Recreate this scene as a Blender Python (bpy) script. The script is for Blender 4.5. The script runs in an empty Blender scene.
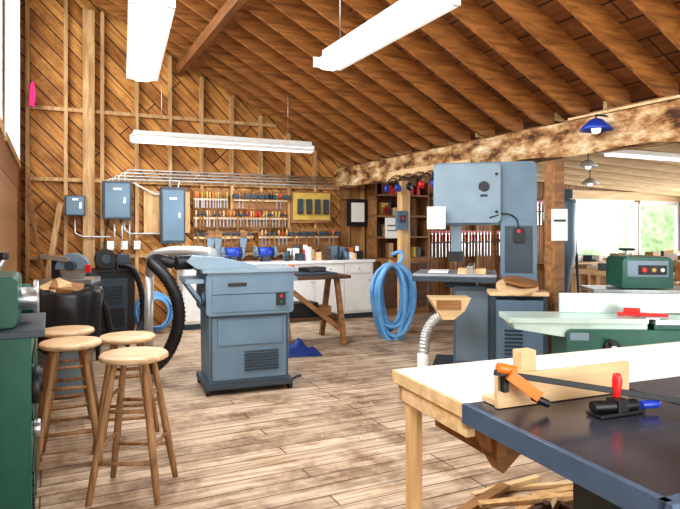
import bpy, bmesh, math, random
from mathutils import Vector, Matrix, Euler, noise
random.seed(4)
sc=bpy.context.scene
TH=math.radians(25.8); TT=math.radians(21.8)
# ------------------------------------------------------------ materials
def newmat(n):
    m=bpy.data.materials.new(n); m.use_nodes=True
    nt=m.node_tree; return m,nt,nt.nodes['Principled BSDF']
def c4(c): return (c[0],c[1],c[2],1)
def plain(n,c,rough=.5,metal=0,var=.12,scale=9,bump=0):
    m,nt,b=newmat(n)
    tc=nt.nodes.new('ShaderNodeTexCoord'); no=nt.nodes.new('ShaderNodeTexNoise')
    no.inputs['Scale'].default_value=scale; no.inputs['Detail'].default_value=4
    nt.links.new(tc.outputs['Object'],no.inputs['Vector'])
    r=nt.nodes.new('ShaderNodeValToRGB')
    r.color_ramp.elements[0].position=.3; r.color_ramp.elements[1].position=.7
    r.color_ramp.elements[0].color=c4([x*(1-var) for x in c]); r.color_ramp.elements[1].color=c4([min(1,x*(1+var)) for x in c])
    nt.links.new(no.outputs['Fac'],r.inputs['Fac']); nt.links.new(r.outputs['Color'],b.inputs['Base Color'])
    b.inputs['Roughness'].default_value=rough; b.inputs['Metallic'].default_value=metal
    if bump:
        bp=nt.nodes.new('ShaderNodeBump'); bp.inputs['Strength'].default_value=bump
        nt.links.new(no.outputs['Fac'],bp.inputs['Height']); nt.links.new(bp.outputs['Normal'],b.inputs['Normal'])
    return m
def wood(n,c1,c2,axis='X',sc_=3,rough=.6,st=9):
    m,nt,b=newmat(n)
    tc=nt.nodes.new('ShaderNodeTexCoord'); mp=nt.nodes.new('ShaderNodeMapping')
    s=[sc_*st/3]*3; s['XYZ'.index(axis)]=sc_/3.; mp.inputs['Scale'].default_value=s
    no=nt.nodes.new('ShaderNodeTexNoise'); no.inputs['Scale'].default_value=2.2; no.inputs['Detail'].default_value=6; no.inputs['Distortion'].default_value=.6
    r=nt.nodes.new('ShaderNodeValToRGB'); r.color_ramp.elements[0].position=.3; r.color_ramp.elements[1].position=.68
    r.color_ramp.elements[0].color=c4(c1); r.color_ramp.elements[1].color=c4(c2)
    L=nt.links.new
    L(tc.outputs['Object'],mp.inputs['Vector']); L(mp.outputs['Vector'],no.inputs['Vector']); L(no.outputs['Fac'],r.inputs['Fac']); L(r.outputs['Color'],b.inputs['Base Color'])
    b.inputs['Roughness'].default_value=rough
    return m
def planks(n,c1,c2,cm,plane='XY',rot=0,row=.14,width=2.6,rough=.5,dirt=.5,mort=.006,dl=(.42,.3,.2),grain=.75,ds=2.3):
    m,nt,b=newmat(n); L=nt.links.new
    tc=nt.nodes.new('ShaderNodeTexCoord'); sp=nt.nodes.new('ShaderNodeSeparateXYZ'); cb=nt.nodes.new('ShaderNodeCombineXYZ')
    L(tc.outputs['Object'],sp.inputs[0]); L(sp.outputs[plane[0]],cb.inputs[0]); L(sp.outputs[plane[1]],cb.inputs[1])
    mp=nt.nodes.new('ShaderNodeMapping'); mp.inputs['Rotation'].default_value=(0,0,math.radians(rot)); L(cb.outputs[0],mp.inputs['Vector'])
    br=nt.nodes.new('ShaderNodeTexBrick'); br.inputs['Scale'].default_value=1; br.inputs['Brick Width'].default_value=width; br.inputs['Row Height'].default_value=row
    br.inputs['Mortar Size'].default_value=mort; br.inputs['Mortar Smooth'].default_value=.2; br.offset=.37; br.offset_frequency=3
    br.inputs['Color1'].default_value=c4(c1); br.inputs['Color2'].default_value=c4(c2); br.inputs['Mortar'].default_value=c4(cm)
    L(mp.outputs[0],br.inputs['Vector'])
    m2=nt.nodes.new('ShaderNodeMapping'); m2.inputs['Scale'].default_value=(1.2,14,1); L(mp.outputs[0],m2.inputs['Vector'])
    no=nt.nodes.new('ShaderNodeTexNoise'); no.inputs['Scale'].default_value=2.; no.inputs['Detail'].default_value=8; L(m2.outputs[0],no.inputs['Vector'])
    r=nt.nodes.new('ShaderNodeValToRGB'); r.color_ramp.elements[0].position=.3; r.color_ramp.elements[1].position=.62
    r.color_ramp.elements[0].color=(.5,.38,.26,1); r.color_ramp.elements[1].color=(1,1,1,1); L(no.outputs['Fac'],r.inputs['Fac'])
    mx=nt.nodes.new('ShaderNodeMix'); mx.data_type='RGBA'; mx.blend_type='MULTIPLY'; mx.inputs['Factor'].default_value=grain
    L(br.outputs['Color'],mx.inputs['A']); L(r.outputs['Color'],mx.inputs['B'])
    n3=nt.nodes.new('ShaderNodeTexNoise'); n3.inputs['Scale'].default_value=ds; n3.inputs['Detail'].default_value=10; n3.inputs['Roughness'].default_value=.72; L(mp.outputs[0],n3.inputs['Vector'])
    r3=nt.nodes.new('ShaderNodeValToRGB'); r3.color_ramp.elements[0].position=.38; r3.color_ramp.elements[1].position=.54
    r3.color_ramp.elements[0].color=c4(dl); r3.color_ramp.elements[1].color=(1,1,1,1); L(n3.outputs['Fac'],r3.inputs['Fac'])
    mx2=nt.nodes.new('ShaderNodeMix'); mx2.data_type='RGBA'; mx2.blend_type='MULTIPLY'; mx2.inputs['Factor'].default_value=dirt
    L(mx.outputs['Result'],mx2.inputs['A']); L(r3.outputs['Color'],mx2.inputs['B']); L(mx2.outputs['Result'],b.inputs['Base Color'])
    b.inputs['Roughness'].default_value=rough
    bp=nt.nodes.new('ShaderNodeBump'); bp.inputs['Strength'].default_value=.25; bp.inputs['Distance'].default_value=.01
    L(br.outputs['Fac'],bp.inputs['Height']); bp.invert=True; L(bp.outputs['Normal'],b.inputs['Normal'])
    return m
def emis(n,c,s):
    m,nt,b=newmat(n); b.inputs['Base Color'].default_value=c4(c); b.inputs['Emission Color'].default_value=c4(c); b.inputs['Emission Strength'].default_value=s; return m

M_floor=planks('floor_planks',(.70,.55,.41),(.50,.385,.275),(.16,.10,.065),'XY',0,.13,2.2,.55,.85,.005,(.42,.34,.28),.85,2.8)
M_diag=planks('diagonal_siding',(.76,.40,.12),(.50,.225,.055),(.07,.03,.012),'XZ',45,.17,3.2,.65,.62,.009,(.40,.26,.15),.85)
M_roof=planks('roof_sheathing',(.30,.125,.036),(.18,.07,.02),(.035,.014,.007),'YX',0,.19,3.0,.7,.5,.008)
M_vert=planks('vertical_boards',(.46,.25,.10),(.32,.15,.055),(.07,.035,.018),'ZX',0,.2,3.0,.6,.4,.008)
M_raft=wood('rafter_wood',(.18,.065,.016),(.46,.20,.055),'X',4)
M_purl=wood('purlin_wood',(.14,.055,.016),(.32,.13,.04),'Y')
M_stud=wood('stud_wood',(.34,.18,.07),(.66,.44,.22),'Z')
M_pine=wood('pine',(.58,.39,.2),(.80,.59,.34),'X')
M_pinez=wood('pine_upright',(.46,.27,.12),(.72,.47,.22),'Z')
M_stool=wood('stool_wood',(.21,.105,.045),(.42,.24,.11),'Z',5)
M_seat=wood('seat_wood',(.42,.27,.15),(.68,.48,.29),'X',6,.4)
M_dkwood=wood('dark_wood',(.06,.03,.018),(.15,.075,.035),'X')
M_brown=wood('brown_wood',(.18,.08,.028),(.38,.19,.07),'X')
M_beam,nt,b=newmat('weathered_beam')
tc=nt.nodes.new('ShaderNodeTexCoord'); mp=nt.nodes.new('ShaderNodeMapping'); mp.inputs['Scale'].default_value=(5,1.6,4)
no=nt.nodes.new('ShaderNodeTexNoise'); no.inputs['Scale'].default_value=1.8; no.inputs['Detail'].default_value=8; no.inputs['Roughness'].default_value=.7
r=nt.nodes.new('ShaderNodeValToRGB'); e=r.color_ramp.elements
e[0].position=.38; e[0].color=(.06,.025,.010,1); e[1].position=.66; e[1].color=(.80,.70,.52,1)
x=e.new(.47); x.color=(.34,.17,.065,1); x=e.new(.55); x.color=(.56,.38,.20,1)
nt.links.new(tc.outputs['Object'],mp.inputs[0]); nt.links.new(mp.outputs[0],no.inputs[0]); nt.links.new(no.outputs['Fac'],r.inputs[0]); nt.links.new(r.outputs[0],b.inputs['Base Color']); b.inputs['Roughness'].default_value=.8

GREY=plain('machine_bluegrey',(.125,.195,.26),.42,.1,.1,4)
GREYL=plain('machine_lightgrey',(.20,.275,.335),.4,.1,.1,4)
GREYD=plain('machine_darkgrey',(.045,.065,.085),.45,.2)
STEEL=plain('steel',(.50,.52,.54),.3,.85)
ALU=plain('dull_steel',(.36,.39,.42),.45,.4)
CAST=plain('cast_iron_top',(.075,.08,.11),.2,.5,.35,5)
RIM=plain('painted_rim',(.10,.16,.25),.3,.3)
BLACK=plain('black_rubber',(.012,.012,.014),.45)
GREEN=plain('machine_green',(.015,.10,.07),.35,.1)
GREENL=plain('pale_green_table',(.46,.57,.52),.3,.3,.08)
WHITE=plain('white_paint',(.80,.80,.78),.5,0,.04)
LAMIN=plain('white_laminate',(.86,.86,.87),.3,0,.05,3)
PAPER=plain('paper',(.85,.85,.82),.8,0,.05,30)
BLUEH=plain('blue_hose',(.15,.38,.68),.4)
BLUE=plain('blue_plastic',(.02,.06,.42),.3)
TARP=plain('blue_tarp',(.02,.05,.22),.4)
RED=plain('red_plastic',(.65,.02,.02),.35)
ORANGE=plain('orange_handle',(.72,.2,.03),.4)
YEL=plain('yellow_board',(.55,.38,.09),.6)
PINK=plain('pink_cloth',(.75,.03,.22),.7)
GALV=plain('galvanised_duct',(.55,.56,.55),.35,.6)
FOL=plain('foliage',(.3,.5,.2),.8,0,.6,6,.5)
GRASS=plain('gravel_yard',(.66,.70,.60),.9,0,.15,3)
REFL=emis('fluorescent_diffuser',(.97,.98,1),1.5)
M_glass,nt,b=newmat('glass'); b.inputs['Base Color'].default_value=(1,1,1,1); b.inputs['Roughness'].default_value=0; b.inputs['Alpha'].default_value=.1

# ------------------------------------------------------------ builder
class B:
    def __init__(s,name): s.name=name; s.V=[]; s.F=[]; s.FM=[]; s.S=[]; s.mats=[]
    def mi(s,m):
        if m not in s.mats: s.mats.append(m)
        return s.mats.index(m)
    def add(s,vs,fs,m,smooth=False,sm=None):
        o=len(s.V); s.V+= [Vector(v) for v in vs]; k=s.mi(m)
        for i,f in enumerate(fs):
            s.F.append([o+j for j in f]); s.FM.append(k); s.S.append(smooth if sm is None else sm[i])
        return s
    def box(s,c,d,m,rot=(0,0,0)):
        R=Euler([math.radians(a) for a in rot]).to_matrix(); c=Vector(c)
        vs=[c+R@Vector((x*d[0]/2,y*d[1]/2,z*d[2]/2)) for x in(-1,1) for y in(-1,1) for z in(-1,1)]
        return s.add(vs,[(0,1,3,2),(4,6,7,5),(0,4,5,1),(2,3,7,6),(0,2,6,4),(1,5,7,3)],m)
    def b2(s,a,b,m):
        return s.box([(a[i]+b[i])/2 for i in range(3)],[abs(b[i]-a[i]) for i in range(3)],m)
    def beam(s,p,q,w,h,m,up=(0,0,1)):
        p=Vector(p);q=Vector(q);d=(q-p).normalized();u=Vector(up)
        if abs(d.dot(u))>.98:u=Vector((0,1,0))
        r=d.cross(u).normalized();u=r.cross(d)
        vs=[a+r*i*w/2+u*j*h/2 for a in(p,q) for i,j in((-1,-1),(1,-1),(1,1),(-1,1))]
        return s.add(vs,[(0,3,2,1),(4,5,6,7),(0,1,5,4),(1,2,6,5),(2,3,7,6),(3,0,4,7)],m)
    def tube(s,pts,r,m,n=10,rs=None,cap=True):
        pts=[Vector(p) for p in pts]; vs=[];fs=[];sm=[]
        t=(pts[1]-pts[0]).normalized(); a=t.orthogonal().normalized()
        for i,p in enumerate(pts):
            t2=(pts[min(i+1,len(pts)-1)]-pts[max(i-1,0)])
            t2=t2.normalized() if t2.length>1e-9 else t
            a=(a-t2*a.dot(t2)); a=a.normalized() if a.length>1e-6 else t2.orthogonal().normalized()
            bb=t2.cross(a); rr=rs[i] if rs else r
            for k in range(n):
                g=2*math.pi*k/n; vs.append(p+a*math.cos(g)*rr+bb*math.sin(g)*rr)
        for i in range(len(pts)-1):
            for k in range(n):
                k2=(k+1)%n; fs.append((i*n+k,i*n+k2,(i+1)*n+k2,(i+1)*n+k)); sm.append(True)
        if cap:
            fs.append(tuple(range(n-1,-1,-1))); fs.append(tuple((len(pts)-1)*n+k for k in range(n))); sm+=[False,False]
        return s.add(vs,fs,m,sm=sm)
    def cyl(s,p,q,r,m,r2=None,n=20): return s.tube([p,q],r,m,n,[r,r if r2 is None else r2])
    def lathe(s,c,prof,m,n=28,rot=(0,0,0)):
        R=Euler([math.radians(a) for a in rot]).to_matrix(); c=Vector(c); vs=[];fs=[]
        for (r,z) in prof:
            for k in range(n):
                g=2*math.pi*k/n; vs.append(c+R@Vector((r*math.cos(g),r*math.sin(g),z)))
        for i in range(len(prof)-1):
            for k in range(n):
                k2=(k+1)%n; fs.append((i*n+k,i*n+k2,(i+1)*n+k2,(i+1)*n+k))
        return s.add(vs,fs,m,True)
    def prism(s,poly,y0,y1,m,ax='Y'):
        def P(a,b,t): return {'Y':(a,t,b),'X':(t,a,b),'Z':(a,b,t)}[ax]
        n=len(poly); vs=[P(a,b,y0) for a,b in poly]+[P(a,b,y1) for a,b in poly]
        fs=[tuple(range(n)),tuple(range(2*n-1,n-1,-1))]+[(i,i+n,(i+1)%n+n,(i+1)%n) for i in range(n)]
        return s.add(vs,fs,m)
    def done(s,loc=(0,0,0),rz=0,bevel=0.0):
        me=bpy.data.meshes.new(s.name); me.from_pydata([tuple(v) for v in s.V],[],s.F)
        for m in s.mats: me.materials.append(m)
        for i,p in enumerate(me.polygons): p.material_index=s.FM[i]; p.use_smooth=s.S[i]
        bm=bmesh.new(); bm.from_mesh(me); bmesh.ops.recalc_face_normals(bm,faces=bm.faces); bm.to_mesh(me); bm.free()
        o=bpy.data.objects.new(s.name,me); sc.collection.objects.link(o); o.location=loc; o.rotation_euler=(0,0,rz)
        if bevel:
            md=o.modifiers.new('bevel','BEVEL'); md.width=bevel; md.segments=2; md.limit_method='ANGLE'; md.angle_limit=math.radians(50)
        return o
def hull_round(x0,x1,z0,z1,r,n=5,corners=(1,1,1,1)):
    pts=[]
    for (cx,cz,a0,f) in ((x1-r,z1-r,0,corners[0]),(x0+r,z1-r,90,corners[1]),(x0+r,z0+r,180,corners[2]),(x1-r,z0+r,270,corners[3])):
        if f:
            for i in range(n+1):
                a=math.radians(a0+90*i/n); pts.append((cx+r*math.cos(a),cz+r*math.sin(a)))
        else:
            a=math.radians(a0+45); pts.append((cx+r*(1 if math.cos(a)>0 else -1),cz+r*(1 if math.sin(a)>0 else -1)))
    return pts
def corrug(pts,r,sub=14,amp=.08):
    P=[Vector(p) for p in pts]; P=[P[0]*2-P[1]]+P+[P[-1]*2-P[-2]]; out=[]
    for i in range(1,len(P)-2):
        for j in range(sub):
            t=j/sub; a,b_,c,d=P[i-1],P[i],P[i+1],P[i+2]
            out.append(.5*((2*b_)+(c-a)*t+(2*a-5*b_+4*c-d)*t*t+(3*b_-a-3*c+d)*t**3))
    out.append(P[-2]); rs=[r*(1+amp*(1 if k%2 else -1)) for k in range(len(out))]
    return out,rs
ROOM=(0,10,0)
def rm(u,v,z=0): return (u*math.cos(TH)-v*math.sin(TH), 10+u*math.sin(TH)+v*math.cos(TH), z)
UL=-4.7; VR=-11.6; UR=8.8; SL=.541
def rz_(u): return 2.39-u*SL

# ------------------------------------------------------------ shell
B('floor').b2((UL-.1,VR-.1,-.1),(UR+.1,.1,0),M_floor).done(ROOM,TH)
B('wall_back').prism([(UL-.1,0),(0,0),(0,rz_(0)+.2),(UL-.1,rz_(UL-.1)+.2)],0,.1,M_diag).done(ROOM,TH)
w=B('wall_back_addition')
wins=[(5.0,7.1),(7.3,8.6)]
w.b2((0.002,0,0),(UR,.1,.8),M_vert).b2((.002,0,1.98),(UR,.1,2.75),M_vert)
w.b2((.002,0,.8),(5.0,.1,1.98),M_vert).b2((7.1,0,.8),(7.3,.1,1.98),WHITE).b2((8.6,0,.8),(UR,.1,1.98),M_vert)
w.done(ROOM,TH)
for i,(a,c) in enumerate(wins):
    f=B('window_%d'%(i+1))
    for z in (.8,1.98): f.b2((a,-.03,z-.04),(c,.08,z+.04),WHITE)
    for u in (a,c): f.b2((u-.03,-.02,.84),(u+.03,.08,1.94),WHITE)
    f.b2((a,.03,.84),(c,.035,1.94),M_glass)
    f.done(ROOM,TH)
def wall_open(name,axis,pos,a0,a1,z1,ops,m,th=.1,z0=0):
    w=B(name)
    def put(a,b_,lo,hi):
        if b_-a<1e-3 or hi-lo<1e-3: return
        if axis=='v': w.b2((pos,a,lo),(pos+th,b_,hi),m)
        else: w.b2((a,pos,lo),(b_,pos+th,hi),m)
    cur=a0
    for a,b_,lo,hi in ops:
        put(cur,a,z0,z1); put(a,b_,z0,lo); put(a,b_,hi,z1); cur=b_
    put(cur,a1,z0,z1); return w.done(ROOM,TH)
lops=[(-11,-9.6,2.0,4.4),(-9.2,-7.6,2.0,4.4),(-7.2,-5.6,2.0,4.4),(-5.2,-3.6,2.2,4.4),(-3.2,-.5,2.2,4.4)]
wall_open('wall_left','v',UL-.1,VR,0,rz_(UL)+.2,lops,M_vert)
for i,(a,c,lo,hi) in enumerate(lops):
    f=B('window_%d'%(i+3))
    for z in (lo,hi): f.b2((UL-.1,a,z-.04),(UL+.02,c,z+.04),M_stud)
    for v in (a,c): f.b2((UL-.1,v-.03,lo),(UL+.01,v+.03,hi),WHITE)
    f.done(ROOM,TH)
rops=[(-10.5,-8,.8,2.1),(-7.2,-4.8,.8,2.1),(-4.2,-1.2,.8,2.1)]  # unseen window openings, added to bring in light
wall_open('wall_right','v',UR,VR,0,2.7,rops,M_vert)
wall_open('wall_front','u',VR-.1,UL,0,2.6,[(-4.3,-.4,.05,2.5)],M_vert)  # invented door opening behind the camera, lets in frontal light
B('wall_front_gable').prism([(UL-.1,2.6),(0,2.6),(UL-.1,rz_(UL-.1)+.2)],VR-.1,VR,M_vert).done(ROOM,TH)
wall_open('wall_front_addition','u',VR-.1,0,UR,2.7,[(1,4,.6,2.2)],M_vert)  # unseen window opening added for light
rd=.20
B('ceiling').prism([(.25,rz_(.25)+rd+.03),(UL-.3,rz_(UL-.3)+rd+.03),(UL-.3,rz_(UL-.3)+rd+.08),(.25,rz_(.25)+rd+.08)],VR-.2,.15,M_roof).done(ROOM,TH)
raf=B('rafters')
v=-.30
while v>VR:
    jj=random.uniform(-.012,.012)
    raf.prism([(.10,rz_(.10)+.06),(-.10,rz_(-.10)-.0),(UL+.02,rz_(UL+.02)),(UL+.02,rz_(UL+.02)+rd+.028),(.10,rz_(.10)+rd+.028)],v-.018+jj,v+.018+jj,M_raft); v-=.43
raf.done(ROOM,TH)
B('purlin').b2((-2.69,VR,rz_(-2.60)-.14),(-2.61,0,rz_(-2.60)-.002),M_purl).done(ROOM,TH)
w=B('header_beam'); n=40; vs=[];fs=[]
for i in range(n+1):
    vv=0+(VR)*i/n; a=.02*math.sin(i*1.7)+random.uniform(-.012,.012)
    for (x,z) in ((-.09,2.09+a),(.09,2.09-a*.6),(.10,2.38),(-.10,2.39)): vs.append((x+random.uniform(-.006,.006),vv,z))
for i in range(n):
    for k in range(4): fs.append((i*4+k,i*4+(k+1)%4,(i+1)*4+(k+1)%4,(i+1)*4+k))
fs+= [(0,1,2,3),tuple(n*4+k for k in (3,2,1,0))]
w.add(vs,fs,M_beam); w.done(ROOM,TH)
def az(u): return 2.62-.045*u
B('ceiling_addition').prism([(.1,az(0)+.0),(UR+.1,az(UR)+.0),(UR+.1,az(UR)+.05),(.1,az(0)+.05)],VR-.1,.1,M_roof).done(ROOM,TH)
jo=B('ceiling_joists'); v=-.4
while v>VR:
    jo.prism([(.12,az(0)-.14),(UR,az(UR)-.14),(UR,az(UR)),(.12,az(0))],v-.02,v+.02,M_pine); v-=.6
jo.done(ROOM,TH)
B('trim_1').b2((4.6,-.06,2.02),(UR,-.001,2.2),M_pine).done(ROOM,TH)
for (vv,ww) in ((-4.72,.13),(-2.0,.13),(-8.6,.14)):
    B('post').b2((-ww/2,vv-ww/2,0),(ww/2,vv+ww/2,2.06),M_pinez if vv>-3 else M_brown).done(ROOM,TH,.006)
st=B('wall_studs'); u=-4.62
while u<-.05:
    st.b2((u-.025,-.09,0),(u+.025,-.001,rz_(u)+.02),M_stud); u+=.46
for z,a,c in ((2.05,-4.6,-.05),(1.0,-4.6,-.05),(3.0,-4.6,-1.15)): st.b2((a,-.085,z),(c,-.002,z+.05),M_stud)
st.b2((-3.95,-.14,0),(-3.80,-.09,4.4),M_stud)
u=.4
while u<4.8:
    st.b2((u-.025,-.08,0),(u+.025,-.001,2.45),M_stud); u+=.6
st.done(ROOM,TH)
B('spare_boards').b2((-.12,-6.1,2.395),(.03,-5.0,2.415),M_pine).b2((-.08,-6.0,2.416),(.05,-5.2,2.436),M_brown).done(ROOM,TH)

# ------------------------------------------------------------ outdoors
B('ground').b2((-40,-40,-.3),(40,40,-.12),GRASS).done()
def bush(loc,r):
    b_=B('bush'); 
    bm=bmesh.new(); bmesh.ops.create_icosphere(bm,subdivisions=4,radius=1)
    for v_ in bm.verts:
        k=1+.35*noise.noise(v_.co*2.5)+.2*noise.noise(v_.co*7); v_.co=v_.co*k
        v_.co=Vector((v_.co.x*r,v_.co.y*r,v_.co.z*r*1.2+r*.9))
    b_.add([v_.co.copy() for v_ in bm.verts],[[q.index for q in f.verts] for f in bm.faces],FOL,True); bm.free()
    b_.done(loc)
for (u_,v_,r_) in ((9.9,3.6,.42),(13.0,3.6,1.0),(15.5,5,1.5)): bush(rm(u_,v_,-.1),r_)

# ------------------------------------------------------------ fluorescent fixtures
def fixture(p,q,wd,zr):
    b_=B('fluorescent_light'); p=Vector(p);q=Vector(q); d=(q-p).normalized()
    L=(q-p).length; ang=math.atan2(d.y,d.x)
    prof=[(-wd/2,0),(-wd/2,-.02),(-wd*.25,.05),(wd*.25,.05),(wd/2,-.02),(wd/2,0),(wd*.25,.07),(-wd*.25,.07)]
    b_.prism(prof,-L/2,L/2,WHITE,'X')
    b_.box((0,0,.09),(L*.98,.1,.05),WHITE)
    b_.prism([(-wd*.42,.03),(-wd*.36,-.015),(-wd*.2,-.035),(wd*.2,-.035),(wd*.36,-.015),(wd*.42,.03)],-L/2+.01,L/2-.01,REFL,'X')
    for s_ in(-1,1):
        b_.box((s_*(L/2),0,.02),(.02,wd,.08),WHITE)
        b_.cyl((s_*L*.35,0,.1),(s_*L*.35,0,.1+zr),.004,STEEL,n=6)
    return b_.done((p+q)/2,ang)
V_=Vector((-.435,.9,0)); U_=Vector((.9,.435,0))
fixture((-1.55,4.7,2.60),(-.98,3.13,2.60),.235,1.4)
p=Vector((-.10,4.75,2.70)); fixture(p,p-V_*1.55,.235,.8)
p=Vector((-2.55,7.33,2.50)); fixture(p,p+U_*2.4,.12,.95)
for (u_,v_) in ((-1.2,-9.3),(-3.2,-10.3)):  # extra unseen fixtures added behind the camera to brighten the room
    p=Vector(rm(u_,v_,2.65)); fixture(p+V_*-.6,p+V_*.6,.27,.2)

def area(name,loc,rot,sx,sy,pw,col=(1,1,1)):
    l=bpy.data.lights.new(name,'AREA'); l.shape='RECTANGLE'; l.size=sx; l.size_y=sy; l.energy=pw; l.color=col
    o=bpy.data.objects.new(name,l); sc.collection.objects.link(o); o.location=loc; o.rotation_euler=rot; return o
COOL=(.93,.97,1)
area('lamp_a',(-1.26,3.9,2.54),(0,0,TH+math.pi/2),1.6,.2,34,COOL)
area('lamp_b',(.24,4.05,2.65),(0,0,TH+math.pi/2),1.5,.2,36,COOL)
area('lamp_c',(-1.47,7.85,2.44),(0,0,TH),2.3,.1,56,COOL)
area('front_fill',rm(-2.35,VR-.3,1.4),(math.radians(98),0,TH),3.8,2.4,175,(1,.98,.95))  # added fill lamp at the invented door opening, for frontal light
for i,(a,c,lo,hi) in enumerate(lops):
    area('daylight_left_%d'%i,rm(UL-.25,(a+c)/2,(lo+hi)/2),(math.radians(84),0,TH-math.pi/2),c-a,hi-lo,52,(1,.98,.96))
for i,(a,c,lo,hi) in enumerate(rops):
    area('right_fill_%d'%i,rm(UR+.25,(a+c)/2,(lo+hi)/2),(math.radians(97),0,TH+math.pi/2),c-a,hi-lo,180,(.95,.98,1))  # added fill lamps outside the invented right wall openings

# ------------------------------------------------------------ stools
def stool(x,y,h=.74,rot=0):
    b_=B('stool'); r=.18
    b_.lathe((0,0,h-.035),[(0,0),(r*.9,0),(r,.01),(r,.024),(r*.95,.035),(r*.5,.031),(0,.029)],M_seat,32)
    fe=[]
    for k in range(4):
        a=math.radians(45+90*k); t=Vector((.11*math.cos(a),.11*math.sin(a),h-.03)); f=Vector((.25*math.cos(a),.25*math.sin(a),0))
        m_=t.lerp(f,.5); b_.tube([t,t.lerp(f,.2),m_,t.lerp(f,.8),f],.017,M_stool,12,[.014,.018,.020,.019,.015]); fe.append((t,f))
    def at(k,z): t,f=fe[k%4]; return t.lerp(f,(t.z-z)/t.z)
    for k,zs in ((0,(.20,.46)),(2,(.20,.46)),(1,(.27,.53)),(3,(.27,.53))):
        for z in zs: b_.cyl(at(k,z),at(k+1,z),.011,M_stool,n=10)
    b_.done((x,y,0),rot)
stool(-1.115,3.25,.745,math.radians(1)); stool(-1.66,3.70,.725,math.radians(20)); stool(-1.41,3.98,.71,math.radians(12)); stool(-1.92,4.22,.71,.5)

# ------------------------------------------------------------ thickness planer on mobile base
b_=B('thickness_planer')
b_.b2((-.38,-.28,.05),(.38,.28,.10),GREYD)
b_.prism([(-.34,.1),(.34,.1),(.35,.70),(-.35,.70)],-.26,.26,GREY)
b_.prism(hull_round(-.38,.38,.68,1.04,.03,4),-.30,.30,GREY)
b_.b2((-.41,-.32,1.04),(.41,.32,1.07),GREYL)
b_.b2((-.33,-.306,.71),(.33,-.30,1.0),GREY); b_.b2((-.33,-.309,.855),(.33,-.306,.862),GREYD)
for k in range(7): b_.box((.10,-.272,.20+k*.026),(.30,.012,.011),GREYD,(20,0,0))
b_.b2((-.28,-.272,.42),(.28,-.26,.64),GREY)
for z in (.12,.66): b_.box((0,-.26,z),(.66,.02,.012),GREYD)
for sx in(-.33,.33): b_.box((sx,-.26,.39),(.012,.015,.54),GREYD)
b_.b2((-.54,-.22,.95),(-.385,.25,.985),GREYL); b_.beam((-.52,-.2,.95),(-.38,-.2,.76),.03,.03,GREY); b_.beam((-.52,.2,.95),(-.38,.2,.76),.03,.03,GREY)
b_.b2((.385,-.22,.95),(.44,.25,.985),GREYL)
b_.prism([(-.44,1.07),(.10,1.07),(.04,1.10),(-.20,1.16),(-.46,1.18),(-.52,1.13)],-.2,.2,GREYL)
b_.cyl((-.46,0,1.12),(-.60,-.04,1.12),.062,BLACK)
b_.cyl((-.38,-.22,.82),(-.41,-.22,.82),.06,GREYD)
b_.b2((.22,-.325,.75),(.30,-.305,.86),BLACK); b_.cyl((.26,-.335,.83),(.26,-.32,.83),.012,RED); b_.cyl((.26,-.335,.78),(.26,-.32,.78),.012,GREEN)
b_.box((-.12,-.308,.94),(.16,.01,.03),BLACK)
for sx in(-.36,.36):
    for sy in(-.24,.24):
        b_.cyl((sx-.015,sy,.04),(sx+.015,sy,.04),.04,BLACK); b_.box((sx,sy,.07),(.05,.06,.03),GREYD)
b_.cyl((.36,-.26,.08),(.45,-.29,.12),.012,BLACK)
b_.done((-.87,5.42,0),TH-.08,.006)
b_=B('dust_hose')
pts,rs=corrug([(-1.42,5.12,1.12),(-1.53,5.06,1.15),(-1.55,4.98,1.13),(-1.46,4.93,1.05),(-1.37,4.95,.90),(-1.34,5.0,.70),(-1.39,5.05,.50),(-1.52,5.2,.30),(-1.72,5.5,.14),(-1.95,6.0,.055)],.050,12,.1)
b_.tube(pts,.048,BLACK,14,rs); b_.done()
b_=B('silver_flexible_duct'); pts,rs=corrug([(-1.95,6.15,.95),(-1.85,5.95,1.13),(-1.62,5.75,1.19),(-1.38,5.6,1.20),(-1.15,5.45,1.19)],.05,12,.1); b_.tube(pts,.05,GALV,14,rs)
b_.tube([(-1.95,6.15,.95),(-1.97,6.18,.5),(-1.97,6.18,0.0)],.045,GALV,12); b_.done()

# ------------------------------------------------------------ bandsaw
b_=B('bandsaw')
b_.prism(hull_round(-.50,.50,1.45,2.075,.05,5),-.16,.16,GREY)
b_.prism(hull_round(-.49,.16,1.47,2.055,.05,5),-.215,-.16,GREYL)
b_.b2((.16,-.18,.06),(.50,.18,1.50),GREY)
b_.b2((.20,-.186,.98),(.46,-.18,1.44),GREYD)
b_.prism(hull_round(-.30,.50,.06,.84,.03,4),-.20,.20,GREY)
b_.b2((-.27,-.215,.10),(.08,-.20,.80),GREYL); b_.b2((.12,-.215,.10),(.47,-.20,.80),GREYL)
for k in range(9): b_.box((.30,-.218,.30+k*.035),(.16,.012,.014),GREYD,(20,0,0))
b_.b2((-.50,-.26,0),(.54,.24,.06),GREYD)
b_.b2((-.68,-.38,.93),(.12,.30,.97),ALU)
b_.b2((-.68,-.43,.90),(.12,-.39,.95),GREYD)
b_.prism([(-.40,.82),(-.05,.82),(-.12,.93),(-.34,.93)],-.15,.15,GREYD)
b_.b2((-.31,-.05,1.12),(-.25,.01,1.5),STEEL); b_.b2((-.35,-.10,1.08),(-.21,.04,1.18),BLACK)
b_.b2((-.284,-.045,.95),(-.280,-.02,1.46),STEEL); b_.b2((-.33,-.07,1.18),(-.23,-.05,1.46),GREYL)
b_.b2((-.16,-.36,.97),(-.10,.28,1.05),STEEL)
b_.lathe((.0,-.222,1.83),[(0,-.012),(.045,-.012),(.05,0),(.05,.01)],BLACK,24,(90,0,0))
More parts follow.
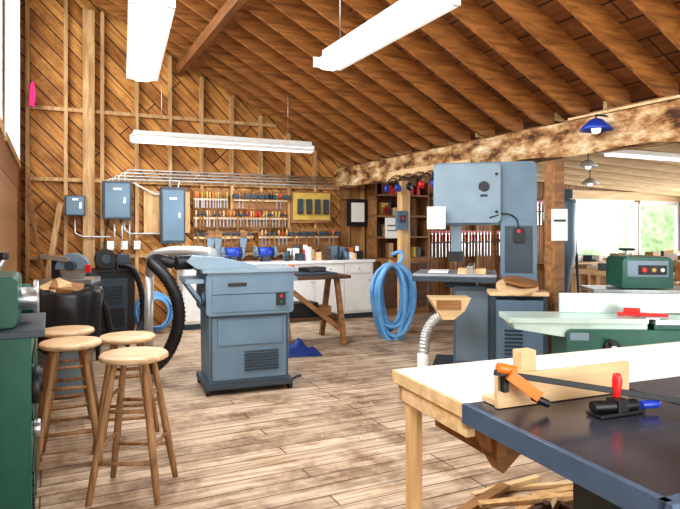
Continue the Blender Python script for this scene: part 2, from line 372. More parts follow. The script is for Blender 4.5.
b_.prism([(.045*math.cos(a*.524),1.83+.045*math.sin(a*.524)) for a in range(12)],-.236,-.222,BLACK)
b_.box((.0,-.22,1.74),(.07,.012,.02),BLACK)
b_.cyl((.12,-.23,1.95),(.12,-.2,1.95),.015,BLACK); b_.cyl((.12,-.23,1.58),(.12,-.2,1.58),.015,BLACK)
for z in(1.55,1.95): b_.cyl((-.51,-.17,z-.04),(-.51,-.17,z+.04),.012,BLACK)
b_.cyl((-.5,-.05,1.6),(-.56,-.05,1.6),.015,STEEL); b_.lathe((-.57,-.05,1.6),[(.045,-.01),(.06,0),(.045,.01),(.04,0),(.045,-.01)],BLACK,20,(0,90,0))
b_.box((.33,-.20,1.35),(.09,.04,.14),BLACK); b_.cyl((.33,-.225,1.39),(.33,-.215,1.39),.018,RED)
pts,rs=corrug([(.05,-.225,1.52),(.2,-.20,1.56),(.3,-.19,1.52),(.33,-.195,1.42)],.007,8,0); b_.tube(pts,.007,BLACK,6)
b_.b2((-.25,-.30,.97),(.02,-.1,1.02),M_pine); b_.b2((-.55,-.2,.97),(-.35,.1,.985),PAPER)
b_.done((1.47,6.12,0),math.radians(-14),.006)
b_=B('wooden_jig')
b_.lathe((0,0,0),[(0,0),(.19,0),(.19,.025),(.10,.03),(.10,.01),(0,.01)],M_pine,32,(18,0,0)); b_.lathe((.04,.05,.045),[(0,0),(.16,0),(.16,.02),(0,.02)],M_brown,32,(10,8,0))
b_.b2((-.26,-.15,-.06),(.26,.15,-.025),M_pine)
for sx in(-.23,.23):
    for sy in(-.12,.12): b_.b2((sx-.02,sy-.02,-.865),(sx+.02,sy+.02,-.06),GREYD)
b_.b2((-.23,-.13,-.80),(.23,.13,-.10),GREY)
for k in range(8): b_.box((-.05,-.135,-.62+k*.035),(.16,.012,.014),GREYD,(20,0,0))
b_.done((1.64,5.56,.865),math.radians(-8),.003)
b_=B('dust_extraction_duct')
b_.prism([(-.18,.12),(.2,.12),(.14,.0),(.04,-.08),(-.06,-.08)],-.12,.12,M_pine)
b_.b2((-.12,-.135,.02),(.10,-.12,.10),M_brown)
pts,rs=corrug([(-.03,0,-.06),(-.12,0,-.10),(-.19,-.03,-.2),(-.22,-.05,-.32),(-.23,-.05,-.5)],.048,10,.1); b_.tube(pts,.05,GALV,14,rs)
b_.cyl((-.23,-.05,-.66),(-.23,-.05,-.40),.056,WHITE)
b_.done((1.0,5.60,.66),0,.003)

# ------------------------------------------------------------ coiled blue hose on post
b_=B('coiled_hose'); 
for k in range(11):
    pts=[]; ox=random.uniform(-.05,.05); rx=.22+random.uniform(-.07,.05); rzz=.47+random.uniform(-.13,.06)
    for i in range(37):
        a=2*math.pi*i/36; pts.append((ox+rx*math.cos(a)*(1+.12*math.sin(a)),-.02*k+.02*math.sin(3*a+k),-rzz+rzz*math.sin(a)))
    b_.tube(pts,.026,BLUEH,10,[.028*(1.06 if i%2 else .94) for i in range(37)],False)
pts,_=corrug([(.05,-.05,-.05),(.14,-.05,.08),(.12,0,.16),(.02,.1,.12)],.025,8,0); b_.tube(pts,.025,BLUEH,10)
b_.beam((0,.3,.02),(0,-.22,.02),.04,.04,M_stud)
px=rm(0,-2.0); b_.done((px[0]-.20,px[1]-.36,.95),0)
b_=B('switch_box').box((0,0,0),(.16,.08,.26),GREY).box((0,-.045,.02),(.08,.02,.1),GREYD).cyl((0,-.06,0.03),(0,-.04,0.03),.02,RED); b_.done((px[0]-.04,px[1]-.14,1.52),.2,.005)

# ------------------------------------------------------------ jointer
b_=B('jointer')
b_.b2((-.02,-.15,.805),(.86,.17,.84),GREENL); b_.b2((.90,-.15,.80),(2.2,.17,.835),GREENL)
b_.prism([(.02,.765),(.30,.72),(.86,.66),(.86,.805),(0,.805)],-.13,.14,GREENL)
b_.prism([(.90,.64),(1.7,.68),(2.2,.75),(2.2,.80),(.90,.80)],-.13,.14,GREEN)
b_.prism(hull_round(.34,1.9,.45,.77,.04,4),-.16,.16,GREEN)
b_.b2((.38,.11,.84),(1.65,.135,.975),GREENL); b_.b2((.6,.14,.86),(.9,.25,.90),GREEN)
b_.b2((.84,-.15,.835),(.93,.12,.85),STEEL)
b_.cyl((.62,-.19,.66),(.62,-.16,.66),.05,BLACK); b_.cyl((.62,-.22,.66),(.62,-.19,.66),.02,STEEL)
for a in(0,120,240): b_.cyl((.62,-.20,.66),(.62+.07*math.cos(math.radians(a)),-.20,.66+.07*math.sin(math.radians(a))),.008,BLACK)
b_.cyl((1.2,-.22,.66),(1.2,-.16,.66),.03,BLACK)
b_.b2((.35,-.19,0),(.75,.19,.45),GREYL); b_.b2((1.15,-.19,0),(1.8,.19,.45),GREEN)
b_.b2((.36,-.166,.70),(.48,-.16,.75),GREYL)
b_.box((.86,-.05,.855),(.30,.05,.02),RED,(0,0,-14)); b_.box((.80,-.035,.875),(.10,.018,.04),RED,(0,0,-14))
for k in range(6): b_.box((.95,-.162,.56+k*.022),(.22,.01,.009),BLACK)
b_.done((1.12,4.02,0),math.radians(-3),.005)

# ------------------------------------------------------------ green planer behind
b_=B('green_planer')
b_.prism(hull_round(-.21,.21,.90,1.17,.05,5,(1,1,0,0)),-.2,.2,GREEN)
b_.b2((-.17,-.205,1.0),(.17,-.2,1.14),GREYL); b_.b2((-.08,-.22,1.02),(.15,-.205,1.10),BLACK)
b_.cyl((-.04,-.235,1.06),(-.04,-.22,1.06),.022,RED); b_.cyl((.04,-.235,1.06),(.04,-.22,1.06),.018,YEL); b_.cyl((.11,-.235,1.06),(.11,-.22,1.06),.018,GREENL)
b_.b2((-.45,-.2,.86),(.45,.2,.89),STEEL); b_.b2((-.22,-.2,.0),(.22,.2,.86),GREEN)
b_.cyl((-.1,0,1.17),(-.1,0,1.23),.015,STEEL); b_.lathe((-.1,0,1.23),[(.06,-.01),(.075,0),(.06,.01),(.05,0),(.06,-.01)],BLACK,20)
b_.done((2.66,5.35,0),math.radians(-5),.005)

# ------------------------------------------------------------ outfeed table
O=(.226,2.42,0)
b_=B('outfeed_table')
b_.b2((0,-.50,.825),(1.9,0,.85),LAMIN); b_.b2((-.014,-.50,.80),(0,.014,.848),M_pine); b_.b2((-.014,0.0,.80),(1.9,.014,.848),M_pine)
b_.b2((.0,-.50,.735),(.035,-.02,.825),M_pine); b_.b2((0,-.055,.735),(1.9,-.02,.825),M_pine); b_.b2((0,-.50,.76),(1.9,-.47,.825),M_pine)
for x_ in(.01,1.7): b_.b2((x_,-.10,0),(x_+.055,-.06,.825),M_pinez)
b_.b2((.12,-.50,.64),(.16,-.1,.735),M_brown)
b_.prism([(.06,.80),(.30,.80),(.27,.66),(.17,.58),(.12,.66)],-.47,-.40,M_brown)
b_.done(O,TT,.003)
b_=B('table_saw')
b_.b2((0,-1.24,.815),(1.9,-.505,.85),CAST)
b_.b2((-.02,-1.26,.79),(0.0,-.505,.852),RIM); b_.b2((-.02,-1.275,.79),(1.9,-1.24,.852),RIM)
b_.b2((.62,-1.24,.8505),(.635,-.52,.852),BLACK); b_.b2((.95,-1.24,.8505),(.965,-.52,.852),BLACK)
b_.b2((.74,-1.05,.8505),(.82,-.7,.853),STEEL)
b_.prism([(-.87+.11*math.cos(math.radians(a)),.84+.05*math.sin(math.radians(a))) for a in range(0,181,15)],.778,.782,STEEL,'X')
b_.prism([(.30,0),(1.1,0),(1.05,.45),(1.05,.79),(.35,.79),(.35,.45)],-1.15,-.60,GREYD)
b_.b2((.1,-1.16,.74),(1.6,-1.12,.79),GREYD); b_.b2((.1,-.60,.74),(1.6,-.56,.79),GREYD)
b_.cyl((.7,-1.33,.82),(1.9,-1.33,.82),.025,STEEL) 
b_.lathe((.55,-1.2,.5),[(.08,-.01),(.1,0),(.08,.01),(.07,0),(.08,-.01)],BLACK,20,(90,0,0)); b_.cyl((.55,-1.15,.5),(.55,-1.22,.5),.015,STEEL)
b_.b2((.38,-1.155,.1),(.7,-1.15,.4),BLACK)
b_.b2((.70,-.90,.851),(1.6,-.86,.875),STEEL); b_.b2((.72,-.72,.851),(1.6,-.70,.86),GREYL)
b_.done(O,TT,.003)
b_=B('auxiliary_fence')
b_.b2((.05,-.60,.852),(.60,-.58,.955),M_pine); b_.b2((.06,-.58,.852),(.60,-.50,.872),M_pine)
b_.b2((.16,-.575,.872),(.22,-.53,1.02),M_pine)
b_.done(O,TT,.002)
b_=B('bar_clamp')
b_.beam((.02,-.62,.975),(.62,-.86,.875),.008,.018,BLACK)
b_.beam((.06,-.64,.97),(.15,-.67,.90),.03,.035,ORANGE); b_.cyl((.03,-.625,.99),(.09,-.635,.975),.016,ORANGE); b_.cyl((.13,-.665,.90),(.18,-.68,.875),.012,BLACK); b_.box((.06,-.62,.95),(.02,.02,.08),BLACK)
b_.b2((.27,-.80,.852),(.45,-.74,.862),BLACK); b_.cyl((.27,-.765,.880),(.42,-.79,.878),.018,BLACK); b_.b2((.34,-.80,.862),(.38,-.75,.90),BLACK)
b_.tube([(.37,-.76,.89),(.372,-.76,.92),(.375,-.76,.95),(.375,-.76,.97)],.014,RED,14,[.010,.014,.016,.012])
b_.cyl((.44,-.79,.875),(.50,-.80,.875),.013,BLUE)
b_.done(O,TT,.002)
b_=B('offcut_pile')
for k in range(11):
    a=random.uniform(-.3,.4); x_=random.uniform(.0,.6); y_=random.uniform(-.25,.2); L=random.uniform(.2,.55)
    m_=random.choice([M_pine,M_brown,M_pinez,M_brown,M_dkwood]); z_=.012+.022*(k//4)
    b_.box((x_,y_,z_),(L,random.uniform(.03,.06),.02),m_,(0,random.uniform(-2,2),math.degrees(a)))
b_.done((.66,2.92,0),TH)
b_=B('scrap_crate').b2((-.25,-.2,0),(.25,.2,.02),M_dkwood)
for (a,c) in (((-.25,-.2,.02),(.25,-.18,.26)),((-.25,.18,.02),(.25,.2,.26)),((-.25,-.18,.02),(-.23,.18,.26)),((.23,-.18,.02),(.25,.18,.26))): b_.b2(a,c,M_dkwood)
for k in range(6): b_.beam((random.uniform(-.2,.2),random.uniform(-.15,.15),.03),(random.uniform(-.25,.25),random.uniform(-.15,.15),random.uniform(.28,.38)),.03,.02,random.choice([M_pine,M_brown,M_dkwood]))
b_.done((.80,2.27,0),TH)
b_=B('wood_shavings')
for k in range(60):
    a=random.uniform(0,6.28); r_=abs(random.gauss(0,.9)); x_=r_*math.cos(a);y_=r_*math.sin(a)*1.2
    b_.box((x_,y_,.003),(random.uniform(.005,.02),.006,.003),random.choice([M_pine,M_pine,PAPER]),(0,0,random.uniform(0,180)))
b_.done((.2,4.3,0))

# ------------------------------------------------------------ far left machinery
b_=B('green_lathe')
b_.b2((-.15,-.25,0),(.11,.25,.06),GREEN); b_.prism(hull_round(-.15,.07,.06,.98,.03,3),-.2,.22,GREEN); b_.b2((-.16,-.28,.98),(.12,.28,1.01),GREYD)
b_.prism(hull_round(-.14,.02,1.01,1.22,.03,4),-.2,.2,GREEN); b_.cyl((.0,0,1.11),(.09,0,1.11),.05,STEEL); b_.cyl((.07,-.1,.75),(.10,-.1,.75),.08,BLACK); b_.cyl((.07,.12,.5),(.10,.12,.5),.04,STEEL)
b_.cyl((-.08,.1,1.22),(-.05,.1,1.28),.012,STEEL); b_.cyl((-.05,.1,1.28),(-.05,.1,1.31),.022,BLACK); b_.cyl((.0,.14,1.1),(.05,.14,1.1),.03,BLACK)
for z in(.40,.62,.86): b_.b2((.07,-.19,z),(.078,.2,z+.012),BLACK)
for k in range(4): b_.box((.075,0,.2+.04*k),(.01,.2,.015),BLACK)
b_.done((-1.42,2.62,0),TH,.008)
b_=B('green_grinder_stand')
b_.prism(hull_round(-.11,.12,0,.90,.03,3),-.15,.15,GREEN); b_.b2((-.12,-.16,.90),(.14,.16,.93),GREYD); b_.cyl((-.11,0,1.03),(.10,0,1.03),.09,GREEN); b_.cyl((.10,0,1.03),(.13,0,1.03),.11,STEEL)
b_.cyl((.12,0,.6),(.15,0,.6),.07,BLACK)
b_.done((-1.75,3.2,0),TH,.006)
b_=B('trash_can')
b_.lathe((0,0,0),[(0,0.01),(.20,.01),(.21,0.02),(.25,.74),(.265,.76),(.265,.78),(.24,.78),(.2,.1),(0,.1)],GREYL,30)
vs=[];fs=[];N=40
prof=[(.262,.40),(.275,.56),(.29,.72),(.305,.86),(.28,.90),(.24,.86),(.21,.6),(.0,.55)]
for i,(r_,z_) in enumerate(prof):
    for k in range(N):
        g=2*math.pi*k/N; q=1+.05*math.sin(7*g+i)+.03*math.sin(13*g); vs.append((r_*q*math.cos(g),r_*q*math.sin(g),z_+.015*math.sin(5*g+i)))
for i in range(len(prof)-1):
    for k in range(N): fs.append((i*N+k,i*N+(k+1)%N,(i+1)*N+(k+1)%N,(i+1)*N+k))
b_.add(vs,fs,BLACK,True)
b_.box((.0,.02,.86),(.26,.2,.14),M_brown,(15,10,20)); b_.box((-.08,.0,.88),(.2,.2,.12),M_pine,(10,-20,50))
b_.done((-2.36,5.15,0))
b_=B('mitre_saw')
b_.b2((-.30,-.22,.82),(.25,.22,.85),GREYD)
for sx in(-.27,.22):
    for sy in(-.19,.19): b_.b2((sx-.02,sy-.02,0),(sx+.02,sy+.02,.82),BLACK)
b_.b2((-.25,-.18,.85),(.25,.18,.90),STEEL)
gd=[(.17*math.cos(math.radians(a)),.17*math.sin(math.radians(a))) for a in range(0,181,12)]
b_.prism([(a+.02,c+.99) for a,c in gd],-.04,.04,GREYL); b_.cyl((.02,-.05,1.03),(.02,-.13,1.03),.05,GREYD); b_.lathe((.02,.0,1.0),[(0,-.005),(.14,0),(0,.005)],STEEL,30,(90,0,0))
b_.beam((.0,-.06,1.09),(-.28,-.06,1.13),.04,.05,STEEL); b_.box((-.15,.02,1.0),(.08,.08,.2),BLACK); b_.box((.18,-.05,1.0),(.05,.05,.08),RED)
b_.done((-2.80,6.25,0),.15,.004)
b_=B('dust_collector')
b_.b2((-.28,-.22,.05),(.28,.22,.86),BLACK); b_.b2((-.2,-.235,.12),(.2,-.22,.78),GREYD); b_.b2((-.16,-.245,.16),(.16,-.235,.40),BLACK)
for k in range(7): b_.box((0,-.24,.46+k*.035),(.28,.012,.012),BLACK,(20,0,0))
b_.b2((-.3,-.24,.86),(.3,.24,.89),BLACK); b_.cyl((-.05,-.12,1.02),(-.05,.12,1.02),.13,BLACK); b_.cyl((-.05,-.15,1.02),(-.05,-.12,1.02),.06,GREYD); b_.b2((.08,-.1,.89),(.24,.1,1.08),GREYD)
for sx in(-.22,.22): b_.cyl((sx,-.15,.03),(sx+.03,-.15,.03),.03,BLACK); b_.cyl((sx,.15,.03),(sx+.03,.15,.03),.03,BLACK)
pts,rs=corrug([(.1,-.24,.95),(.25,-.36,.9),(.36,-.32,.6),(.38,-.25,.25),(.3,-.33,.05)],.035,10,.1); b_.tube(pts,.035,BLACK,10,rs)
b_.done((-3.0,7.80,0),TH,.005)
b_=B('shop_vacuum')
b_.b2((-.2,-.2,.06),(.2,.2,.10),BLACK); b_.cyl((0,0,.1),(0,0,.55),.19,BLACK); b_.cyl((0,0,.55),(0,0,.62),.2,GREYD); b_.cyl((0,0,.62),(0,0,.90),.16,BLACK); b_.cyl((-.0,-.15,.75),(0,-.24,.75),.05,GREYD)
for sx in(-.16,.16): b_.cyl((sx,-.16,.0),(sx,-.16,.07),.025,BLACK); b_.cyl((sx,.16,.0),(sx,.16,.07),.025,BLACK)
pts,rs=corrug([(0,-.24,.75),(.1,-.34,.72),(.22,-.3,.5),(.3,-.2,.2),(.5,-.25,.05)],.04,10,.1); b_.tube(pts,.04,BLACK,10,rs)
b_.done((-3.02,7.05,0),TH,.004)
b_=B('coiled_air_hose')
for k in range(8):
    ox=random.uniform(-.04,.04); ex=random.uniform(.8,1.0); rr=.27-.012*k; b_.tube([(ox+rr*ex*math.cos(2*math.pi*i/30),-.02*k+.02*math.sin(6.28*i/30*2+k),.285+rr*math.sin(2*math.pi*i/30)) for i in range(31)],.013,BLUEH,8,cap=False)
b_.done((-2.52,8.15,0),TH)
b_=B('leaning_lumber')
for k,(a,c) in enumerate(((0,2.2),(.10,2.0),(.2,2.1),(.3,1.8),(.42,1.9))):
    b_.beam((.36+.02*k,-a*1.2,0.01),(.09,-a*1.2+.1,c),.08,.02,random.choice([M_brown,M_stud,M_brown]),(1,0,0))
b_.done(rm(UL,-.5),TH)
b_=B('pink_rag').prism([(-.04,-.15),(.03,-.17),(.05,0),(.03,.15),(0,.17),(-.03,.1)],-.02,.02,PINK); b_.done(rm(UL+.14,-.3,3.15),TH,.01)
b_=B('leaning_plank').beam((-.15,-.1,.0),(.12,.05,1.75),.07,.03,M_stud); b_.done(rm(-4.35,-.25,0),TH)

# ------------------------------------------------------------ back wall: panels, conduit
def panel(u,z,w_,h_,d_=.12,name='electrical_panel'):
    b_=B(name); b_.box((0,-d_/2,0),(w_,d_,h_),GREYD); b_.box((0,-d_-.006,0),(w_*.86,.012,h_*.9),GREY); b_.box((w_*.25,-d_-.016,0),(.03,.012,.08),STEEL); b_.box((0,-d_-.014,h_*.3),(w_*.3,.004,.03),PAPER)
    b_.done(rm(u,-.145,z),TH,.004)
panel(-4.05,1.72,.25,.27); panel(-3.52,1.80,.37,.52); panel(-2.77,1.60,.34,.80)
b_=B('conduit_run')
for k in range(4):
    z=2.10+.045*k; b_.tube([(-3.65+.08*k,-.17,1.9),(-3.65+.08*k,-.17,z-.05),(-3.6+.08*k,-.17,z),(-.2,-.17,z)],.012,GALV,8)
b_.tube([(-3.42,-.17,1.55),(-3.42,-.17,1.40),(-3.35,-.17,1.34),(-2.9,-.17,1.34),(-2.85,-.17,1.25)],.014,GALV,8)
b_.tube([(-4.05,-.17,1.6),(-4.05,-.17,1.35),(-3.95,-.17,1.3),(-3.6,-.17,1.3)],.012,GALV,8)
b_.tube([(-2.8,-.17,2.0),(-2.8,-.17,2.15)],.016,GALV,8)
b_.tube([(-3.3,-.17,2.05),(-3.0,-.17,1.9),(-2.7,-.17,1.95),(-2.66,-.17,2.1)],.01,WHITE,8)
b_.tube([(-3.62,-.17,1.55),(-3.68,-.17,1.2),(-3.68,-.17,.9),(-3.4,-.17,.85)],.010,BLACK,8)
for u_ in (-3.55,-3.45,-3.35): b_.tube([(u_,-.17,1.52),(u_,-.17,1.15)],.012,GALV,8)
for u_ in(-3.6,-3.42,-3.25): b_.box((u_,-.14,1.18),(.09,.08,.12),GALV)
b_.done(ROOM,TH)
b_=B('notice_board').b2((-3.15,-.11,1.35),(-2.5,-.092,1.95),M_pinez); b_.done(ROOM,TH)
def rack(name,u0,u1,z,n,kinds,back=0):
    b_=B(name); b_.b2((u0,-.15,z-.02),(u1,-.092,z+.01),M_pine)
    if back: b_.b2((u0,-.102,z-.22),(u1,-.092,z+.14),M_brown)
    for i in range(n):
        u=u0+(i+.5)*(u1-u0)/n+random.uniform(-.01,.01); k=random.choice(kinds); y=-.165
        if k=='chisel':
            b_.tube([(u,y,z+.01),(u,y,z+.06),(u,y,z+.11)],.013,random.choice([ORANGE,M_brown,M_pinez,RED,YEL]),8,[.009,.014,.011]); b_.b2((u-.008,y-.003,z-.13),(u+.008,y+.003,z+.01),STEEL)
        elif k=='hammer':
            b_.cyl((u,y,z-.22),(u,y,z+.04),.011,M_brown,n=8); b_.cyl((u-.05,y,z+.05),(u+.05,y,z+.05),.018,GREYD,n=10)
        elif k=='saw':
            b_.prism([(u-.03,z-.33),(u+.0,z-.33),(u+.06,z),(u-.06,z)],y-.002,y+.002,GREYL); b_.box((u,y,z+.05),(.12,.025,.1),M_brown,(0,20,0))
        elif k=='clamp':
            b_.b2((u-.008,y-.01,z-.42),(u+.008,y+.01,z+.05),STEEL); b_.box((u+.03,y,z+.03),(.08,.03,.03),RED); b_.cyl((u+.06,y,z-.15),(u+.06,y,z-.02),.014,random.choice([RED,ORANGE]),n=8); b_.box((u+.03,y,z-.16),(.08,.025,.025),BLACK)
        elif k=='plane':
            b_.box((u,y,z+.05),(.09,.06,.06),GREYD); b_.cyl((u,y,z+.06),(u,y,z+.13),.015,M_brown,n=8)
    b_.done(ROOM,TH)
rack('chisel_rack',-2.45,-1.95,1.85,12,['chisel'],1); rack('chisel_rack',-2.45,-1.0,1.57,28,['chisel','chisel','hammer'],1); rack('hand_tool_rack',-1.85,-.98,1.85,16,['chisel','hammer','plane'],1)
rack('saw_rack',-2.45,-1.55,1.28,9,['saw','hammer','hammer'],1); rack('hand_tool_rack',-1.45,-.1,1.28,20,['plane','chisel','hammer'],1)
rack('clamp_rack',1.55,3.7,1.32,30,['clamp']); rack('clamp_rack',1.6,3.6,1.95,24,['clamp','hammer','saw']); rack('clamp_rack',3.9,4.9,1.9,12,['clamp','saw'])
b_=B('plane_display_board').b2((-.92,-.13,1.50),(-.22,-.092,2.0),M_brown).b2((-.89,-.145,1.55),(-.25,-.13,1.98),YEL)
for k in range(4): b_.b2((-.82+.15*k,-.19,1.64),(-.74+.15*k,-.145,1.88),GREYD); b_.cyl((-.78+.15*k,-.21,1.68),(-.78+.15*k,-.19,1.68),.02,M_dkwood)
b_.done(ROOM,TH)
b_=B('cabinet_bench')
b_.b2((-2.75,-.64,.88),(.32,-.16,.92),LAMIN); b_.b2((-2.7,-.60,.08),(.3,-.16,.88),WHITE); b_.b2((-2.7,-.56,0),(.3,-.16,.08),GREYD)
u=-2.68
while u<.25:
    b_.b2((u,-.62,.12),(u+.47,-.60,.68),WHITE); b_.b2((u,-.62,.71),(u+.47,-.60,.86),WHITE); b_.cyl((u+.235,-.645,.785),(u+.235,-.62,.785),.013,STEEL,n=8); b_.cyl((u+.42,-.645,.6),(u+.42,-.62,.6),.013,STEEL,n=8); u+=.495
b_.done(ROOM,TH,.003)
def grinder(u):
    b_=B('bench_grinder'); b_.cyl((-.1,0,.14),(.1,0,.14),.075,BLUE); b_.prism([(-.07,0),(.07,0),(.04,.1),(-.04,.1)],-.06,.06,GREYD)
    for s_ in(-1,1): b_.cyl((s_*.13,0,.14),(s_*.17,0,.14),.085,GREY); b_.cyl((s_*.172,0,.14),(s_*.178,0,.14),.06,STEEL); b_.cyl((s_*.1,0,.14),(s_*.13,0,.14),.02,STEEL); b_.box((s_*.15,-.1,.10),(.06,.05,.01),STEEL)
    b_.done(rm(u,-.42,.92),TH)
grinder(-1.95); grinder(-1.45)
b_=B('bench_clutter')
for k in range(40):
    u=random.uniform(-1.15,.25); y=random.uniform(-.5,-.25); h=random.uniform(.06,.24); m_=random.choice([WHITE,ORANGE,RED,GREYD,GREY,M_pine,M_dkwood,BLACK,PAPER,M_brown])
    if k%2: b_.cyl((u,y,.921),(u,y,.92+h),random.uniform(.025,.05),m_,n=12)
    else: b_.box((u,y,.921+h/2),(random.uniform(.06,.16),.09,h),m_,(0,0,random.uniform(-30,30)))
b_.done(ROOM,TH)
b_=B('storage_shelf')
b_.b2((.45,-.62,0),(1.35,-.58,.9),M_brown); b_.b2((.44,-.64,.88),(1.4,-.12,.93),M_brown)
for z in (1.25,1.6,1.95): b_.b2((.45,-.4,z),(1.5,-.09,z+.03),M_brown)
for u_ in(.45,.95,1.48): b_.b2((u_,-.4,.93),(u_+.03,-.09,2.2),M_brown)
b_.b2((.45,-.58,.05),(1.35,-.12,.1),M_brown)
for k in range(4): b_.b2((.48+.215*k,-.635,.12),(.66+.215*k,-.62,.84),M_dkwood)
for k in range(34):
    z=random.choice((.93,1.28,1.63,1.98)); u=random.uniform(.55,1.42); h=random.uniform(.1,.24)
    b_.box((u,-.28,z+h/2),(random.uniform(.05,.14),.14,h),random.choice([WHITE,M_dkwood,GREYD,RED,M_pine,PAPER,M_stud,GREY,YEL]))
b_.done(ROOM,TH)
b_=B('framed_picture').b2((.08,-.16,1.45),(.42,-.09,1.90),BLACK).b2((.13,-.17,1.52),(.37,-.16,1.84),PAPER); b_.done(ROOM,TH)
b_=B('paper_notice').b2((-.13,-.01,-.17),(.13,0,.17),PAPER).b2((-.09,-.014,.03),(.09,-.01,.05),GREYD).b2((-.09,-.014,-.05),(.09,-.01,-.035),GREYD); b_.done(rm(.75,-.42,1.42),TH)
b_=B('paper_notice').b2((-.08,-.01,-.15),(.08,0,.15),PAPER).b2((-.06,-.014,.03),(.06,-.01,.05),GREYD); b_.done(rm(-.02,-4.80,1.45),TH-.3)
b_=B('paper_notice').b2((-.09,-.01,-.11),(.09,0,.11),PAPER); b_.done((.95,5.92,1.52),math.radians(-14))

# ------------------------------------------------------------ trestle table in centre
b_=B('trestle_table')
b_.b2((-.45,-.35,.80),(.45,.35,.84),M_dkwood); b_.b2((-.38,-.28,.84),(.30,.25,.87),GREYD)
for sx in(-.36,.36):
    b_.beam((sx,-.34,0),(sx,-.12,.8),.06,.06,M_brown); b_.beam((sx,.34,0),(sx,.12,.8),.06,.06,M_brown); b_.beam((sx,-.28,.25),(sx,.28,.25),.04,.06,M_brown)
b_.beam((-.36,0,.3),(.36,0,.3),.04,.08,M_brown); b_.beam((-.36,-.25,.72),(.36,-.3,.15),.03,.06,M_brown)
b_.b2((-.4,-.2,.30),(.4,.2,.33),M_dkwood); b_.b2((-.3,-.15,.33),(.1,.1,.5),BLACK); b_.b2((.12,-.1,.33),(.3,.1,.44),M_brown)
b_.box((.1,.05,.90),(.3,.2,.05),BLACK,(0,0,20)); b_.cyl((-.2,0,.87),(-.2,0,.97),.04,ORANGE)
b_.done((-.42,7.5,0),TH,.004)
b_=B('blue_tarp'); vs=[];fs=[]
for i in range(15):
    for j in range(11):
        x_=(i-7)/14*.6; y_=(j-5)/10*.4; h=.13*max(0,1-(x_/.3)**2)*max(0,1-(y_/.2)**2)*(1+.8*noise.noise(Vector((x_*9,y_*9,0))))+.004; vs.append((x_,y_,h))
for i in range(14):
    for j in range(10): fs.append((i*11+j,(i+1)*11+j,(i+1)*11+j+1,i*11+j+1))
b_.add(vs,fs,TARP,True); b_.done((-.52,6.78,0),.2)

# ------------------------------------------------------------ ear defenders on beam, lamps
def ear(x,y,z,m_):
    b_=B('ear_defenders')
    b_.tube([(.08*math.cos(math.radians(a)),0,.11*math.sin(math.radians(a))) for a in range(0,181,15)],.009,BLACK,8)
    for s_ in(-1,1): b_.lathe((s_*.08,0,-.03),[(0,-.035),(.035,-.03),(.05,0),(.045,.02),(0,.025)],m_,16,(0,s_*-90,0))
    b_.done((x,y,z),random.uniform(-.6,.6))
for k,m_ in enumerate([BLUE,BLUE,BLACK,RED,BLUE,RED]):
    vv=-2.05-.27*k; p=rm(-.20,vv); ear(p[0],p[1],1.98,m_)
b_=B('peg_rail').b2((-.14,-3.6,2.13),(-.112,-1.9,2.19),M_pine)
for k in range(6): b_.cyl((-.112,-2.05-.27*k,2.15),(-.24,-2.05-.27*k,2.10),.01,M_pine,n=8)
b_.done(ROOM,TH)
def dome(x,y,z,m_,rod=.3,r=.14,arm=False):
    b_=B('pendant_lamp'); b_.lathe((0,0,0),[(.02,.10),(.05,.09),(r*.75,.045),(r,0),(r*.97,0),(r*.7,.04),(.02,.085)],m_,28); b_.lathe((0,0,0),[(0,-.03),(.03,-.02),(.04,.01),(.02,.06)],REFL,16); b_.cyl((0,0,.09),(0,0,.09+rod),.008,BLACK,n=8)
    if arm: b_.cyl((0,0,.09+rod),(.14,.06,.09+rod),.008,BLACK,n=8)
    b_.done((x,y,z))
p=rm(-.22,-5.40); dome(p[0],p[1],2.24,BLUE,.04,.135,True); dome(3.35,8.1,2.24,WHITE,.1,.13); dome(4.0,9.6,2.12,WHITE,.2,.14)
b_=B('fluorescent_light'); b_.box((0,0,0),(2.6,.14,.05),WHITE); b_.box((0,0,-.035),(2.5,.1,.03),REFL)
for s_ in(-1,1): b_.cyl((s_*1,0,.02),(s_*1,0,.06),.008,STEEL,n=6)
b_.done(rm(2.6,-4.2,2.29),TH)
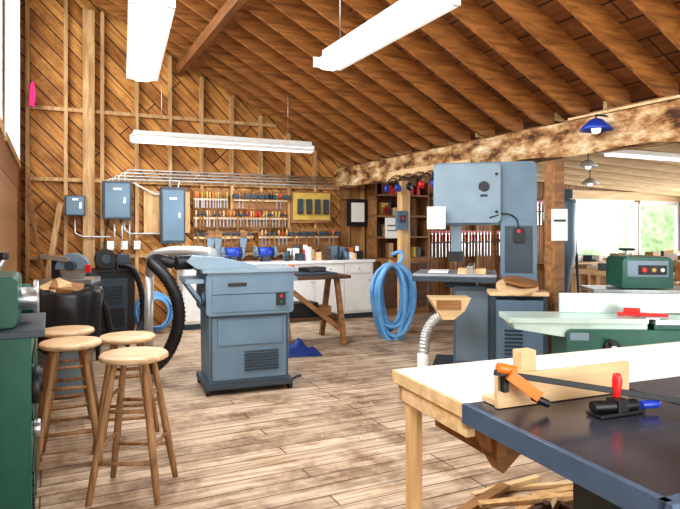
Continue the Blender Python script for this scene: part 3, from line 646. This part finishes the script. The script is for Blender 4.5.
# ------------------------------------------------------------ addition furniture
b_=B('dust_cyclone'); b_.lathe((0,0,0),[(0,1.75),(.12,1.74),(.13,1.70),(.13,1.15),(.05,.72),(.05,.62)],GREY,28); b_.lathe((0,0,0),[(0,.62),(.16,.62),(.17,.6),(.17,.02),(0,.02)],GREYD,28)
b_.box((0,0,1.80),(.14,.14,.1),GREYD)
for k in range(3):
    a=k*2.09; b_.cyl((.13*math.cos(a),.13*math.sin(a),1.3),(.2*math.cos(a),.2*math.sin(a),0),.015,GREYD,n=8)
b_.done((2.52,6.75,0))
def wbench(u,v,rot,L=1.8,W=.75,h=.88,stuff=10):
    b_=B('workbench'); b_.b2((-L/2,-W/2,h-.07),(L/2,W/2,h),M_pine)
    for sx in(-1,1):
        for sy in(-1,1): b_.box((sx*(L/2-.12),sy*(W/2-.1),(h-.07)/2),(.09,.09,h-.07),M_pinez)
    b_.b2((-L/2+.12,-.3,.2),(L/2-.12,.3,.24),M_brown); b_.box((-L/2-.06,0,h-.08),(.1,.3,.12),M_brown); b_.cyl((-L/2-.25,0,h-.1),(-L/2,0,h-.1),.02,STEEL); b_.cyl((-L/2-.24,-.1,h-.1),(-L/2-.24,.1,h-.1),.01,M_pine)
    for k in range(stuff):
        hh=random.uniform(.02,.14); b_.box((random.uniform(-L*.42,L*.42),random.uniform(-W*.35,W*.35),h+hh/2),(random.uniform(.08,.3),random.uniform(.06,.2),hh),random.choice([WHITE,M_pine,M_brown,PAPER,GREYD,M_pine]),(0,0,random.uniform(0,90)))
    b_.done(rm(u,v),TH+rot,.003)
wbench(3.9,-1.3,0,1.6,h=.84); wbench(6.2,-2.0,.0,h=.84,stuff=16); wbench(4.6,-4.3,0.1,2.0,h=.84,stuff=16); wbench(7.2,-4.4,0,h=.84); wbench(2.7,-3.2,1.57,1.3,.6,h=.84); wbench(6.9,-.6,0,2.4,.5,.82,stuff=16)
b_=B('lumber_rack'); 
for k in range(9): b_.beam((.06*k-.2,-.3+.02*k,0.01),(.07*k-.22,-.02,2.2+random.uniform(-.2,.05)),.05,.02,random.choice([M_pinez,M_stud,M_brown,WHITE]),(0,1,0))
b_.b2((-.35,0.0,1.2),(.45,.05,1.25),M_brown); b_.b2((-.35,0,0),(-.3,.05,2.3),M_brown); b_.b2((.42,0,0),(.47,.05,2.3),M_brown)
b_.done(rm(2.0,-1.9),TH)

# ------------------------------------------------------------ world, camera
wd=bpy.data.worlds.new('sky'); sc.world=wd; wd.use_nodes=True; nt=wd.node_tree; bg=nt.nodes['Background']
bg.inputs['Color'].default_value=(.9,.96,1,1); bg.inputs['Strength'].default_value=2.8
cam=bpy.data.cameras.new('camera'); co=bpy.data.objects.new('camera',cam); sc.collection.objects.link(co)
co.location=(0,0,1.42); co.rotation_euler=(math.radians(90),0,0); cam.sensor_width=36; cam.lens=36*600/680; cam.shift_y=-26.5/680; cam.clip_start=.05
sc.camera=co
sc.view_settings.view_transform='Standard'
try: sc.view_settings.look='Medium High Contrast'
except Exception as ex: print('look',ex)
